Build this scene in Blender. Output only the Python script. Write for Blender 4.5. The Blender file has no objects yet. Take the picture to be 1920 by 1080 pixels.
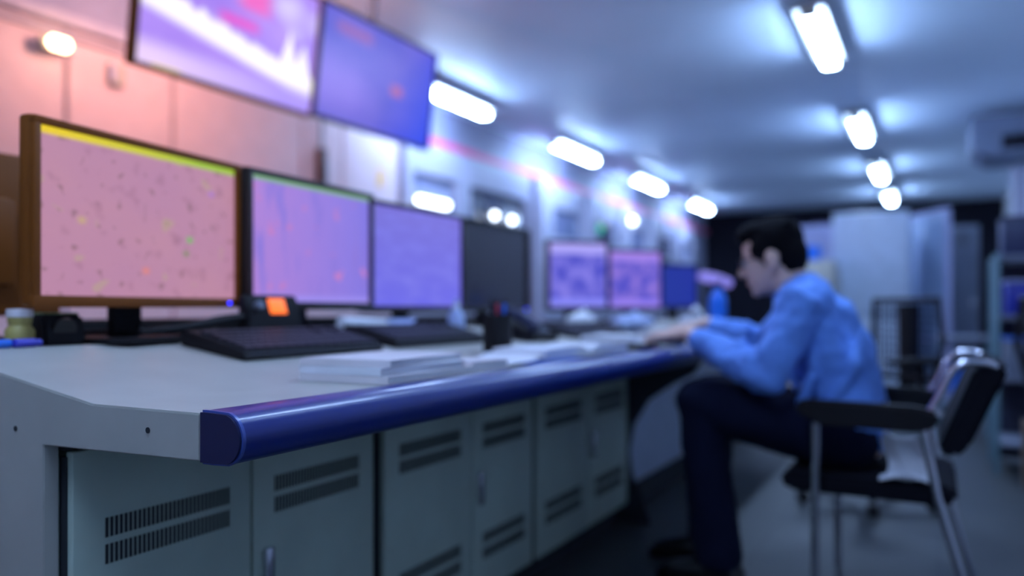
import bpy, bmesh, math, random
from mathutils import Vector, Matrix, Euler
random.seed(7)
C = bpy.context.scene.collection
PI = math.pi
V = Vector

# ------------------------------------------------------------------ materials
def mat(name, col, rough=0.5, metal=0.0, var=0.06, scale=8.0, bump=0.0, coat=0.0, spec=0.5, bscale=None):
    m = bpy.data.materials.new(name); m.use_nodes = True
    nt = m.node_tree; b = nt.nodes['Principled BSDF']
    b.inputs['Roughness'].default_value = rough
    b.inputs['Metallic'].default_value = metal
    b.inputs['Specular IOR Level'].default_value = spec
    b.inputs['Coat Weight'].default_value = coat
    tc = nt.nodes.new('ShaderNodeTexCoord')
    n = nt.nodes.new('ShaderNodeTexNoise'); n.inputs['Scale'].default_value = scale
    n.inputs['Detail'].default_value = 4
    nt.links.new(tc.outputs['Object'], n.inputs['Vector'])
    r = nt.nodes.new('ShaderNodeValToRGB')
    r.color_ramp.elements[0].position = 0.3; r.color_ramp.elements[1].position = 0.7
    r.color_ramp.elements[0].color = [c*(1-var) for c in col] + [1]
    r.color_ramp.elements[1].color = [min(1, c*(1+var)) for c in col] + [1]
    nt.links.new(n.outputs['Fac'], r.inputs['Fac'])
    nt.links.new(r.outputs['Color'], b.inputs['Base Color'])
    if bump:
        n2 = nt.nodes.new('ShaderNodeTexNoise'); n2.inputs['Scale'].default_value = bscale or scale*10
        nt.links.new(tc.outputs['Object'], n2.inputs['Vector'])
        bp = nt.nodes.new('ShaderNodeBump'); bp.inputs['Strength'].default_value = bump
        bp.inputs['Distance'].default_value = 0.01
        nt.links.new(n2.outputs['Fac'], bp.inputs['Height'])
        nt.links.new(bp.outputs['Normal'], b.inputs['Normal'])
    return m

def emis(name, col, strength):
    m = bpy.data.materials.new(name); m.use_nodes = True
    nt = m.node_tree; b = nt.nodes['Principled BSDF']
    b.inputs['Base Color'].default_value = (0.02, 0.02, 0.02, 1)
    b.inputs['Emission Color'].default_value = (*col, 1)
    b.inputs['Emission Strength'].default_value = strength
    return m

class NT:
    """tiny node helper for screen pictures"""
    def __init__(s, name):
        s.m = bpy.data.materials.new(name); s.m.use_nodes = True
        s.nt = s.m.node_tree; s.b = s.nt.nodes['Principled BSDF']
        s.b.inputs['Base Color'].default_value = (0.01, 0.01, 0.012, 1)
        s.b.inputs['Roughness'].default_value = 0.35
        uv = s.nt.nodes.new('ShaderNodeUVMap')
        sp = s.nt.nodes.new('ShaderNodeSeparateXYZ'); s.nt.links.new(uv.outputs[0], sp.inputs[0])
        s.uv = uv.outputs[0]; s.u = sp.outputs['X']; s.v = sp.outputs['Y']
    def inp(s, sock, v):
        if isinstance(v, (int, float)): sock.default_value = v
        elif isinstance(v, tuple): sock.default_value = (*v, 1)
        else: s.nt.links.new(v, sock)
    def math(s, op, a, b=0.0, c=0.0):
        n = s.nt.nodes.new('ShaderNodeMath'); n.operation = op
        s.inp(n.inputs[0], a); s.inp(n.inputs[1], b)
        if op in ('SMOOTH_MIN', 'MULTIPLY_ADD', 'COMPARE'): s.inp(n.inputs[2], c)
        return n.outputs[0]
    def noise(s, sx, sy, detail=2, off=0.0):
        mp = s.nt.nodes.new('ShaderNodeMapping'); s.nt.links.new(s.uv, mp.inputs['Vector'])
        mp.inputs['Scale'].default_value = (sx, sy, 1); mp.inputs['Location'].default_value = (off, off*1.7, 0)
        n = s.nt.nodes.new('ShaderNodeTexNoise'); n.inputs['Scale'].default_value = 1; n.inputs['Detail'].default_value = detail
        s.nt.links.new(mp.outputs[0], n.inputs['Vector']); return n.outputs['Fac']
    def step(s, x, lo, hi):
        n = s.nt.nodes.new('ShaderNodeMapRange'); s.inp(n.inputs['Value'], x)
        n.inputs['From Min'].default_value = lo; n.inputs['From Max'].default_value = hi; n.clamp = True
        return n.outputs[0]
    def box(s, u0, u1, v0, v1, soft=0.01):
        a = s.math('MULTIPLY', s.step(s.u, u0-soft, u0+soft), s.step(s.u, u1+soft, u1-soft))
        b = s.math('MULTIPLY', s.step(s.v, v0-soft, v0+soft), s.step(s.v, v1+soft, v1-soft))
        return s.math('MULTIPLY', a, b)
    def mix(s, f, a, b):
        n = s.nt.nodes.new('ShaderNodeMix'); n.data_type = 'RGBA'
        s.inp(n.inputs[0], f); s.inp(n.inputs[6], a); s.inp(n.inputs[7], b)
        return n.outputs[2]
    def out(s, col, strength):
        s.inp(s.b.inputs['Emission Color'], col); s.b.inputs['Emission Strength'].default_value = strength
        return s.m

white_metal = mat('white_powder_coat', (0.43, 0.42, 0.375), 0.5, bump=0.02)
cab_metal = mat('grey_green_cabinet_paint', (0.44, 0.53, 0.44), 0.5, bump=0.02)
cab_dark = mat('dark_gap', (0.02, 0.024, 0.03), 0.8)
slot_m = mat('vent_slot_black', (0.012, 0.014, 0.02), 0.8)
blue_plastic = mat('royal_blue_plastic', (0.0015, 0.015, 0.18), 0.34, coat=0.15, var=0.03)
blue_cap = mat('navy_plastic_cap', (0.008, 0.010, 0.06), 0.5)
blue_rim = mat('blue_rim_plastic', (0.05, 0.09, 0.35), 0.3)
black_p = mat('black_plastic', (0.009, 0.008, 0.010), 0.6, spec=.25)
warm_tint_bezel = mat('warm_tinted_bezel_plastic', (0.20, 0.055, 0.004), 0.55, spec=.25)  # dark casing with the warm glow over it painted in as brown
dark_bezel = mat('dark_bezel_plastic', (0.018, 0.014, 0.014), 0.4)
key_m = mat('key_black', (0.02, 0.02, 0.03), 0.55)
navy_p = mat('navy_plastic', (0.015, 0.02, 0.06), 0.5)
paper = mat('white_paper', (0.78, 0.79, 0.84), 0.8)
paper_b = mat('bluish_paper', (0.42, 0.5, 0.75), 0.8)
cream = mat('cream_cover', (0.74, 0.68, 0.70), 0.75)
chrome = mat('chrome_tube', (0.62, 0.62, 0.68), 0.22, metal=1.0)
fabric_b = mat('black_fabric', (0.007, 0.007, 0.012), 0.9, spec=.15, bump=0.1, bscale=300)
skin = mat('skin', (0.74, 0.48, 0.39), 0.55, var=0.08, scale=20)
lip = mat('lip_skin', (0.42, 0.17, 0.15), 0.5)
hair_m = mat('black_hair', (0.004, 0.0035, 0.005), 0.95, bump=0.4, bscale=90, spec=.15)
shirt_m = mat('light_blue_shirt_cloth', (0.14, 0.31, 0.80), 0.85, var=0.06, scale=5, bump=0.15, bscale=40)
navy_cloth = mat('dark_navy_cloth', (0.003, 0.005, 0.022), 0.9, spec=.2, bump=0.1, bscale=60)
shoe_m = mat('black_leather', (0.006, 0.006, 0.008), 0.4)
blue_m = mat('bright_blue_plastic', (0.01, 0.16, 0.75), 0.35)
wood = mat('brown_wood', (0.14, 0.09, 0.06), 0.6, var=0.25, scale=4)
fridge_m = mat('pale_fridge_enamel', (0.50, 0.58, 0.72), 0.4)
panel_m = mat('blue_grey_panel', (0.25, 0.33, 0.48), 0.5)
grey_m = mat('grey_paint', (0.16, 0.18, 0.24), 0.6)
teal_m = mat('pale_teal_paint', (0.16, 0.28, 0.33), 0.6)
red_p = mat('red_plastic', (0.5, 0.015, 0.03), 0.5)
yellow_m = mat('yellowish_plastic', (0.42, 0.34, 0.10), 0.5)
pink_m = mat('pink_print', (0.75, 0.10, 0.45), 0.7)
lav_m = mat('lavender_paint', (0.38, 0.40, 0.62), 0.5)

# ------------------------------------------------------------------ mesh builder
class MB:
    def __init__(s): s.bm = bmesh.new()
    def add(s, tmp, M=None):
        if M is not None: bmesh.ops.transform(tmp, matrix=M, verts=tmp.verts)
        me = bpy.data.meshes.new('t'); tmp.to_mesh(me); tmp.free(); s.bm.from_mesh(me); bpy.data.meshes.remove(me); return s
    def box(s, c, d, rot=None, bev=0.0, seg=2):
        t = bmesh.new(); bmesh.ops.create_cube(t, size=1.0)
        bmesh.ops.scale(t, vec=d, verts=t.verts)
        if bev: bmesh.ops.bevel(t, geom=t.edges[:], offset=bev, segments=seg, affect='EDGES', profile=0.5)
        M = Matrix.Translation(c)
        if rot is not None: M = M @ Euler(rot).to_matrix().to_4x4()
        return s.add(t, M)
    def cyl(s, p0, p1, r0, r1=None, seg=20, bev=0.0):
        r1 = r0 if r1 is None else r1
        p0, p1 = V(p0), V(p1); d = p1-p0
        t = bmesh.new()
        bmesh.ops.create_cone(t, cap_ends=True, segments=seg, radius1=r0, radius2=r1, depth=d.length)
        if bev:
            ed = [e for e in t.edges if abs(e.verts[0].co.z-e.verts[1].co.z) < 1e-6]
            bmesh.ops.bevel(t, geom=ed, offset=bev, segments=2, affect='EDGES')
        q = d.to_track_quat('Z', 'Y')
        return s.add(t, Matrix.Translation((p0+p1)/2) @ q.to_matrix().to_4x4())
    def ell(s, c, r, rot=None, seg=20, rings=12):
        t = bmesh.new(); bmesh.ops.create_uvsphere(t, u_segments=seg, v_segments=rings, radius=1)
        bmesh.ops.scale(t, vec=r, verts=t.verts)
        M = Matrix.Translation(c)
        if rot is not None: M = M @ (rot.to_4x4() if isinstance(rot, Matrix) else Euler(rot).to_matrix().to_4x4())
        return s.add(t, M)
    def prism(s, poly, ax, a, b, bev=0.0):
        """poly: 2D points; ax: axis of extrusion; remaining axes in order"""
        t = bmesh.new()
        def P(p, w):
            return {'x': (w, p[0], p[1]), 'y': (p[0], w, p[1]), 'z': (p[0], p[1], w)}[ax]
        f = t.faces.new([t.verts.new(P(p, a)) for p in poly])
        r = bmesh.ops.extrude_face_region(t, geom=[f])
        d = V(P((0, 0), b))-V(P((0, 0), a))
        bmesh.ops.translate(t, vec=d, verts=[v for v in r['geom'] if isinstance(v, bmesh.types.BMVert)])
        bmesh.ops.recalc_face_normals(t, faces=t.faces[:])
        if bev: bmesh.ops.bevel(t, geom=t.edges[:], offset=bev, segments=2, affect='EDGES')
        return s.add(t)
    def loft(s, rings, cap=True):
        t = bmesh.new(); L = [[t.verts.new(p) for p in r] for r in rings]
        n = len(L[0])
        for a, b in zip(L, L[1:]):
            for i in range(n): t.faces.new((a[i], a[(i+1) % n], b[(i+1) % n], b[i]))
        if cap: t.faces.new(L[0][::-1]); t.faces.new(L[-1])
        bmesh.ops.recalc_face_normals(t, faces=t.faces[:])
        return s.add(t)
    def tube(s, pts, r, seg=12, smooth=0):
        pts = [V(p) for p in pts]
        r = list(r) if isinstance(r, (list, tuple)) else [r]*len(pts)
        for _ in range(smooth):
            q = [pts[0]]; qr = [r[0]]
            for a, b, ra, rb in zip(pts, pts[1:], r, r[1:]):
                q += [a*.75+b*.25, a*.25+b*.75]; qr += [ra*.75+rb*.25, ra*.25+rb*.75]
            pts = q+[pts[-1]]; r = qr+[r[-1]]
        rings = []; ref = None
        for i, p in enumerate(pts):
            d = (pts[min(i+1, len(pts)-1)]-pts[max(i-1, 0)]).normalized()
            if ref is None:
                ref = d.orthogonal().normalized()
            ref = (ref-d*ref.dot(d)).normalized(); w = d.cross(ref)
            rr = r[i]
            rings.append([p+(ref*math.cos(2*PI*k/seg)+w*math.sin(2*PI*k/seg))*rr for k in range(seg)])
        return s.loft(rings)
    def limb(s, pts, side=(0, 1, 0), seg=20):
        """pts: (co, r_side, r_other): tapered tube of elliptic sections with rounded ends"""
        P = [(V(p), a, b) for p, a, b in pts]; rings = []
        sv = V(side)
        for i, (p, a, b) in enumerate(P):
            d = (P[min(i+1, len(P)-1)][0]-P[max(i-1, 0)][0]).normalized()
            u = (sv-d*sv.dot(d)).normalized(); w = d.cross(u)
            def ring(c, k): return [c+u*a*k*math.cos(2*PI*j/seg)+w*b*k*math.sin(2*PI*j/seg) for j in range(seg)]
            m = min(a, b)
            if i == 0:
                for h in (0.98, 0.8, 0.5): rings.append(ring(p-d*m*h, math.sqrt(1-h*h)))
            rings.append(ring(p, 1))
            if i == len(P)-1:
                for h in (0.5, 0.8, 0.98): rings.append(ring(p+d*m*h, math.sqrt(1-h*h)))
        return s.loft(rings)
    def lathe(s, prof, o=(0, 0, 0), seg=28):
        o = V(o)
        rings = [[o+V((r*math.cos(2*PI*k/seg), r*math.sin(2*PI*k/seg), z)) for k in range(seg)] for r, z in prof]
        return s.loft(rings)
    def grid(s, f, nu, nv, thick=0.0):
        t = bmesh.new(); g = [[t.verts.new(f(i/nu, j/nv)) for j in range(nv+1)] for i in range(nu+1)]
        for i in range(nu):
            for j in range(nv): t.faces.new((g[i][j], g[i+1][j], g[i+1][j+1], g[i][j+1]))
        if thick:
            bmesh.ops.recalc_face_normals(t, faces=t.faces[:])
            bmesh.ops.solidify(t, geom=t.faces[:], thickness=thick)
        return s.add(t)
    def build(s, name, m, parent=None, smooth=True, world=False):
        bm = s.bm
        if world and parent is not None:
            bmesh.ops.transform(bm, matrix=Matrix.Translation(-world_loc(parent)), verts=bm.verts)
        if smooth:
            for f in bm.faces: f.smooth = True
            for e in bm.edges:
                if len(e.link_faces) == 2 and e.calc_face_angle(0) > 0.65: e.smooth = False
        me = bpy.data.meshes.new(name); bm.to_mesh(me); bm.free()
        me.materials.append(m)
        o = bpy.data.objects.new(name, me); C.objects.link(o)
        if parent is not None: o.parent = parent
        return o

def world_loc(o):
    l = V((0, 0, 0))
    while o is not None: l += V(o.location); o = o.parent
    return l

def tag(o, label=None, cat=None, group=None, kind=None):
    if label: o['label'] = label
    if cat: o['category'] = cat
    if group: o['group'] = group
    if kind: o['kind'] = kind
    return o
def thing(name, label, cat, loc=(0, 0, 0), rz=0.0, group=None, rot=None):
    o = bpy.data.objects.new(name, None); C.objects.link(o); o.empty_display_size = 0.05
    o.location = loc; o.rotation_euler = rot if rot else (0, 0, rz)
    return tag(o, label, cat, group)
def struct(name, mb, m, parent=None, smooth=False):
    o = mb.build(name, m, parent, smooth=smooth)
    if parent is None: o['kind'] = 'structure'
    return o
def dup(root, loc, rot, label, group=None):
    r = root.copy(); C.objects.link(r); r.location = loc; r.rotation_euler = rot; r['label'] = label
    if group: r['group'] = group
    for ch in list(root.children):
        c = ch.copy(); C.objects.link(c); c.parent = r
        for g in list(ch.children):
            d = g.copy(); C.objects.link(d); d.parent = c
    return r
def uvplane(name, w, h, m, parent, thick=0.002, x=0.0):
    """screen in the local YZ plane facing +x, with UV 0..1 over its front"""
    bm = bmesh.new()
    vs = [bm.verts.new((x, -w/2, -h/2)), bm.verts.new((x, w/2, -h/2)), bm.verts.new((x, w/2, h/2)), bm.verts.new((x, -w/2, h/2))]
    bs = [bm.verts.new(v.co-V((thick, 0, 0))) for v in vs]
    uvl = bm.loops.layers.uv.new('UVMap')
    fs = [bm.faces.new(vs), bm.faces.new(bs[::-1])]
    for i in range(4): fs.append(bm.faces.new((vs[i], bs[i], bs[(i+1) % 4], vs[(i+1) % 4])))
    for f in fs:
        for l in f.loops: l[uvl].uv = ((l.vert.co.y+w/2)/w, (l.vert.co.z+h/2)/h)
    bmesh.ops.recalc_face_normals(bm, faces=bm.faces[:])
    me = bpy.data.meshes.new(name); bm.to_mesh(me); bm.free(); me.materials.append(m)
    o = bpy.data.objects.new(name, me); C.objects.link(o); o.parent = parent
    return o

# ------------------------------------------------------------------ room shell
XL, XR, YF, YB, H = -4.40, 1.05, -1.6, 17.0, 2.93
def floor_mat():
    m = mat('floor_vinyl', (0.065, 0.072, 0.08), 0.5, var=0.1, scale=3)
    nt = m.node_tree; b = nt.nodes['Principled BSDF']
    br = nt.nodes.new('ShaderNodeTexBrick'); br.offset = 0
    tc = nt.nodes.new('ShaderNodeTexCoord'); mp = nt.nodes.new('ShaderNodeMapping')
    nt.links.new(tc.outputs['Object'], mp.inputs['Vector']); nt.links.new(mp.outputs[0], br.inputs['Vector'])
    br.inputs['Scale'].default_value = 1.0; br.inputs['Brick Width'].default_value = 0.6; br.inputs['Row Height'].default_value = 0.6
    br.inputs['Mortar Size'].default_value = 0.004
    br.inputs['Color1'].default_value = (0.048, 0.054, 0.056, 1); br.inputs['Color2'].default_value = (0.055, 0.060, 0.062, 1)
    br.inputs['Mortar'].default_value = (0.03, 0.033, 0.04, 1)
    nt.links.new(br.outputs['Color'], b.inputs['Base Color'])
    return m
floor_m = floor_mat()
def ceil_mat():
    m = mat('ceiling_paint', (0.70, 0.82, 0.97), 0.5, var=0.03, scale=1.2)
    return m
ceil_m = ceil_mat()
wall_m = mat('pale_wall_panel', (0.66, 0.52, 0.55), 0.5, var=0.04)
upper_m = mat('upper_wall_paint', (0.24, 0.25, 0.36), 0.6)
dark_wall = mat('dark_back_wall', (0.005, 0.005, 0.011), 0.85, spec=.2, var=0.2, scale=2)
rwall_m = mat('right_wall_paint', (0.52, 0.55, 0.58), 0.6)
red_m = mat('red_stripe_paint', (0.62, 0.06, 0.20), 0.5)
frame_m = mat('white_window_frame', (0.36, 0.36, 0.47), 0.45)
glass_m = mat('tinted_window_glass', (0.17, 0.19, 0.33), 0.18, var=0.15, scale=1.5, coat=0.4)
glass_d = mat('dark_window_glass', (0.03, 0.035, 0.08), 0.15, var=0.2, scale=1.5, coat=0.4)

yc, yl = (YF+YB)/2, YB-YF; xc, xl = (XL+XR)/2, XR-XL
struct('floor', MB().box((xc, yc, -0.05), (xl+.4, yl+.4, 0.1)), floor_m)
struct('ceiling', MB().box((xc, yc, H+.05), (xl+.4, yl+.4, 0.1)), ceil_m)
struct('wall_back', MB().box((xc, YB+.06, H/2), (xl+.4, .12, H)), dark_wall)
struct('wall_front', MB().box((xc, YF-.06, H/2), (xl+.4, .12, H)), rwall_m)
struct('wall_right', MB().box((XR+.06, yc, H/2), (.12, yl, H)), rwall_m)
# left wall: panels with thin vertical joints, a paler band over the red stripe
w = struct('wall_left', MB().box((XL-.06, yc, H/2), (.12, yl, H)), upper_m)
joints = [YF, -0.3, 0.9, 1.9, 2.82, 3.54, 4.73, 5.21, 6.0]
mbp = MB()
for a, b in zip(joints, joints[1:]):
    mbp.box((XL+.012, (a+b)/2, 1.25), (.024, b-a-.022, 2.50), bev=.004, seg=1)
struct('wall_panels', mbp, wall_m, w)
struct('trim_1', MB().box((XL+.03, (4.3+YB)/2, 2.545), (.06, YB-4.3, .07), bev=.008), red_m)
struct('trim_9', MB().box((XL+.03, (4.3+YF)/2, 2.545), (.06, 4.3-YF, .07), bev=.008), frame_m)  # near end of the stripe: light washing out the red is painted pale
# bracket rail under the stripe at the near end
struct('trim_2', MB().box((XL+.035, 1.6, 2.46), (.04, 6.4, .03), bev=.005), frame_m)
struct('baseboard_left', MB().box((XL+.035, yc, .05), (.02, yl, .10)), grey_m)
struct('baseboard_right', MB().box((XR-.01, yc, .05), (.02, yl, .10)), grey_m)
struct('baseboard_back', MB().box((xc, YB-.01, .05), (xl, .02, .10)), cab_dark)
# glazed bays of the left wall
bays = [(6.02, 7.05, glass_m), (7.05, 8.6, glass_d), (9.05, 10.25, glass_m), (10.6, 11.5, glass_d), (11.9, 13.0, glass_m), (13.3, 14.4, glass_d), (14.7, 15.8, glass_m)]
for i, (a, b, g) in enumerate(bays):
    n = struct('window_%d' % (i+1), MB().box((XL+.01, (a+b)/2, 1.24), (.02, b-a-.02, 2.46)), frame_m)
    fr = MB(); wd = .14 if i < 2 else .16
    fr.box((XL+.05, a+wd/2, 1.25), (.06, wd, 2.5), bev=.006).box((XL+.05, b-wd/2, 1.25), (.06, wd, 2.5), bev=.006)
    fr.box((XL+.05, (a+b)/2, 2.35), (.06, b-a-2*wd, .3), bev=.006).box((XL+.05, (a+b)/2, .85), (.06, b-a-2*wd, .10), bev=.006)
    fr.box((XL+.05, (a+b)/2, 1.82), (.05, b-a-2*wd, .05), bev=.006)
    struct('window_frame', fr, frame_m, n)
    struct('pane', MB().box((XL+.028, (a+b)/2, 1.55), (.012, b-a-2*wd, 1.34)), g, n)
for i, (y0, y1) in enumerate([(8.62, 9.03), (10.27, 10.58), (11.52, 11.88), (13.02, 13.28), (14.42, 14.68)]):
    struct('trim_%d' % (i+3), MB().box((XL+.09, (y0+y1)/2, 1.25), (.18, y1-y0, 2.50), bev=.02), frame_m, smooth=True)
# white pilaster on the right wall
struct('trim_8', MB().box((XR-.08, 12.9, H/2), (.16, .5, H), bev=.01), frame_m)

# ------------------------------------------------------------------ ceiling lights
lamp_e = emis('cool_tube_light', (0.41, 0.61, 1.0), 88.0)
wall_glow_e = emis('lamp_and_reflection_glow', (0.75, 0.85, 1.0), 9.0)
warm_e = emis('warm_tube_light', (1.0, 0.62, 0.36), 14.0)
rows = {'left': (-3.92, [6.2, 9.0, 11.75, 14.8]), 'right': (-0.74, [6.05, 9.25, 12.3, 15.1])}
order = ['nearest', 'second', 'third', 'farthest']
proto = None
def make_light(label, loc):
    global proto
    if proto is None:
        t = thing('ceiling_light', label, 'ceiling light', loc, 0, 'tube lights on the ceiling')
        MB().prism([(-.10, -.085), (-.10, -.091), (.10, -.091), (.10, -.085), (.05, -.06), (-.05, -.06)], 'y', -.62, .62, bev=.002).build('housing', white_metal, t)
        MB().box((0, 0, -.125), (.11, 1.2, .05), bev=.02, seg=3).build('diffuser', lamp_e, t)
        for s in (-1, 1):
            MB().box((0, s*.605, -.122), (.116, .014, .06), bev=.004).build('end_cap', white_metal, t)
            MB().cyl((0, s*.4, 0), (0, s*.4, -.075), .006, seg=10).build('hanger_rod', white_metal, t)
        proto = t; return t
    return dup(proto, loc, (0, 0, 0), label, 'tube lights on the ceiling')
for side, (x, ys) in rows.items():
    for k, y in enumerate(ys):
        make_light('white ceiling tube light, %s of the four in the %s row' % (order[k], side), (x, y, H))
for side, x in (('right', -0.74),):
    make_light('white ceiling tube light of the %s row above the near end of the desk' % side, (x, 3.0, H))
make_light('white ceiling tube light of the right row at the near end of the room', (-0.74, 0.0, H))

# wall lamps, and glowing bodies in place of ceiling-tube reflections in the glass
def lamp_or_reflection(label, y, z, L, m, x=XL+.08, r=.035):
    t = thing('lamp_or_reflection', label, 'wall lamp', (x, y, z))
    MB().box((-.0, 0, 0), (.04, max(.08, L+.05), .07), bev=.008).build('bracket', white_metal, t)
    MB().cyl((.04, -L/2, 0), (.04, L/2, 0), r, bev=r*.5).build('tube', m, t)
    return t
lamp_or_reflection('long white glowing bar standing in for a tube reflection in the glazed wall above the third desk screen', 6.42, 1.93, .52, wall_glow_e)
lamp_or_reflection('small round white glow standing in for a light reflection over the dark screen, left of the pair', 7.62, 1.93, .05, wall_glow_e)
lamp_or_reflection('small round white glow standing in for a light reflection over the dark screen, right of the pair', 8.02, 1.92, .05, wall_glow_e)
lamp_or_reflection('bright white lamp on a white column of the glazed wall far down the room', 11.7, 2.26, .10, wall_glow_e, x=XL+.21, r=.05)
lamp_or_reflection('small warm tube lamp high on the pale wall at upper left', 2.72, 2.37, .12, warm_e)
green_e = emis('green_indicator', (0.0, 0.55, 0.32), 1.2)
t = thing('indicator_lamp', 'round green indicator lamp on the glazed wall above the small screens', 'indicator light', (XL+.215, 10.42, 2.03))
MB().box((-.015, 0, 0), (.04, .16, .22), bev=.01).build('housing', grey_m, t)
MB().ell((.02, 0, 0), (.04, .06, .06)).build('lens', green_e, t)
t = thing('wall_sensor', 'small white sensor box on the pale wall below the purple television', 'sensor', (XL+.0245, 3.12, 2.31))
MB().box((.02, 0, 0), (.04, .10, .13), bev=.008).build('housing', white_metal, t)
MB().box((.0405, -.035, 0), (.004, .03, .09), bev=.002).build('lens', lav_m, t)
t = thing('notice', 'small yellow notice on the pale wall below the deep blue television', 'notice', (XL+.0245, 5.72, 2.07))
MB().box((.002, 0, 0), (.003, .10, .16)).build('sheet', mat('yellow_notice', (.75, .45, .12), .7), t)
t = thing('conduit_box', 'narrow dark box on the pale wall above the violet screen', 'conduit', (XL+.0245, 4.92, 2.02))
MB().box((.03, 0, 0), (.06, .06, .34), bev=.006).build('box', mat('conduit_brown', (.06, .03, .03), .6), t)
MB().cyl((.03, 0, .17), (.03, 0, .40), .012, seg=12).build('pipe', grey_m, t)
# added unseen lamp, supplies the warm glow over the near left
t = thing('added_warm_light', 'added warm globe light, out of sight behind the purple television', 'lamp', (-3.50, 3.20, H))
MB().cyl((0, 0, -.012), (0, 0, -.0005), .05, bev=.003).build('added_light_canopy', white_metal, t)
MB().cyl((0, 0, -.01), (0, 0, -.26), .006, seg=8).build('cord', black_p, t)  # cord of the added warm light
MB().cyl((0, 0, -.22), (0, 0, -.27), .024, bev=.004).build('added_light_socket', white_metal, t)
MB().ell((0, 0, -.32), (.06, .06, .06)).build('added_light_globe', emis('added_warm_glow', (1.0, 0.47, 0.38), 400.0), t)

# ------------------------------------------------------------------ console desk
XF, XK, XS, XBK = -0.846, -1.065, -1.475, -1.95     # edge, kink, slope top, back
Z0 = 0.77; SL = 0.157
def desk_z(x):
    return Z0 if x > XK else (Z0+SL*(XK-x) if x > XS else Z0+SL*(XK-XS))
ZB = desk_z(XS)
def desk_section(name, label, y0, y1, end, seam):
    t = thing(name, label, 'console desk', (XF, y0, 0))
    prof = [(XF, Z0), (XK, Z0), (XS, ZB), (XBK, ZB), (XBK, ZB-.03), (XS, ZB-.03), (XK, Z0-.03), (-.90, Z0-.03), (-.90, Z0-.062), (XF, Z0-.062)]
    MB().prism(prof, 'y', y0+(.0012 if end else 0), y1, bev=.0010).build('worktop', white_metal, t, world=True)
    # rounded blue edge bumper
    def nose(g=0.0):
        pts = [(XF+.001, Z0+.003+g), (XF+.022, Z0+.003+g)]
        for k in range(1, 12):
            a = PI/2-PI*k/12
            pts.append((XF+.040+(.033+g)*math.cos(a), Z0-.031+(.034+g)*math.sin(a)))
        pts += [(XF+.022, Z0-.065-g), (XF+.001, Z0-.065-g)]
        return pts
    for a, b in seam:
        MB().prism(nose(), 'y', a, b, bev=.0008).build('edge_bumper', blue_plastic, t, world=True)
    if end:
        MB().prism(nose(-.0015), 'y', y0, y0+.004).build('end_cap', blue_cap, t, world=True)
        MB().prism(nose(.0012), 'y', y0+.004, y0+.009).build('end_rim', blue_rim, t, world=True)
        # end plate: follows the top, with a leg down to the floor
        o = [(XF, Z0-.001), (XK, Z0-.001), (XS, ZB-.001), (XBK, ZB-.001), (XBK, 0), (-1.18, 0), (-1.18, Z0-.068), (XF, Z0-.062)]
        ep = MB().prism(o, 'y', y0, y0+.024, bev=.0015).build('end_panel', white_metal, t, world=True)
        for x, z in ((-.946, .741), (-1.25, .722), (-1.24, .42), (-1.24, .455), (-1.6, .74)):
            mb = MB(); mb.cyl((x, y0-.001, z), (x, y0+.006, z), .0042, seg=16)
            h = mb.build('screw', cab_dark, ep, world=True)
    MB().box((XBK+.015, (y0+y1)/2+.02, .42), (.02, y1-y0-.06, .8)).build('back_panel', cab_metal, t, world=True)
    return t
desk1 = desk_section('console_desk', 'white control desk with royal blue rounded edge running from the foreground', .725, 3.30, True, [(.734, 2.02), (2.024, 3.30)])
desk2 = desk_section('console_desk', 'farther white control desk section behind the seated man, over the open knee space', 3.31, 5.9, False, [(3.31, 4.6), (4.604, 5.9)])

# cabinets under the desk
XC = -1.158
def cabinet(label, y0, doors, y1):
    t = thing('base_cabinet', label, 'cabinet', (XC, y0, 0), 0, 'base cabinets under the control desk')
    MB().box(((XC-.03+XBK+.05)/2, (y0+y1)/2, .38), ((XC-.03)-(XBK+.05), y1-y0, .60), bev=.002, seg=1).build('body', cab_metal, t, world=True)
    MB().box(((XC-.06+XBK+.05)/2, (y0+y1)/2, .04), ((XC-.06)-(XBK+.05), y1-y0-.01, .078)).build('plinth', cab_dark, t, world=True)
    MB().box((XC-.02, (y0+y1)/2, .70), (.016, y1-y0, .02)).build('top_rail', cab_dark, t, world=True)
    MB().box((XC-.021, (y0+y1)/2, .38), (.016, y1-y0-.004, .60)).build('gap_lining', cab_dark, t, world=True)
    for k, (a, b) in enumerate(doors):
        d = MB().box((XC-.009, (a+b)/2, .388), (.018, b-a, .60), bev=.003).build('door', cab_metal, t, world=True)
        w_ = (b-a)
        for z in (.561, .519, .245, .20):
            mb = MB(); n = 30; c = (a+b)/2; hw = w_*.355
            for i in range(n):
                yy = c-hw+2*hw*(i+.5)/n
                mb.box((XC+.0002, yy, z), (.0012, 2*hw/n*.62, .031))
            mb.build('vent', slot_m, d, smooth=False, world=True)
        if k == 1:
            hy = a+.032
            h = MB().box((XC+.008, hy, .395), (.014, .022, .095), bev=.005).build('handle', chrome, d, world=True)
cabinet('grey cabinet with slotted doors at the near end of the desk', .752, [(.757, 1.113), (1.119, 1.488)], 1.495)
cabinet('middle grey cabinet with slotted doors under the desk', 1.515, [(1.530, 1.930), (1.938, 2.312)], 2.318)
cabinet('grey cabinet with slotted doors nearest the seated man', 2.338, [(2.345, 2.775), (2.783, 3.205)], 3.215)
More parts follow.
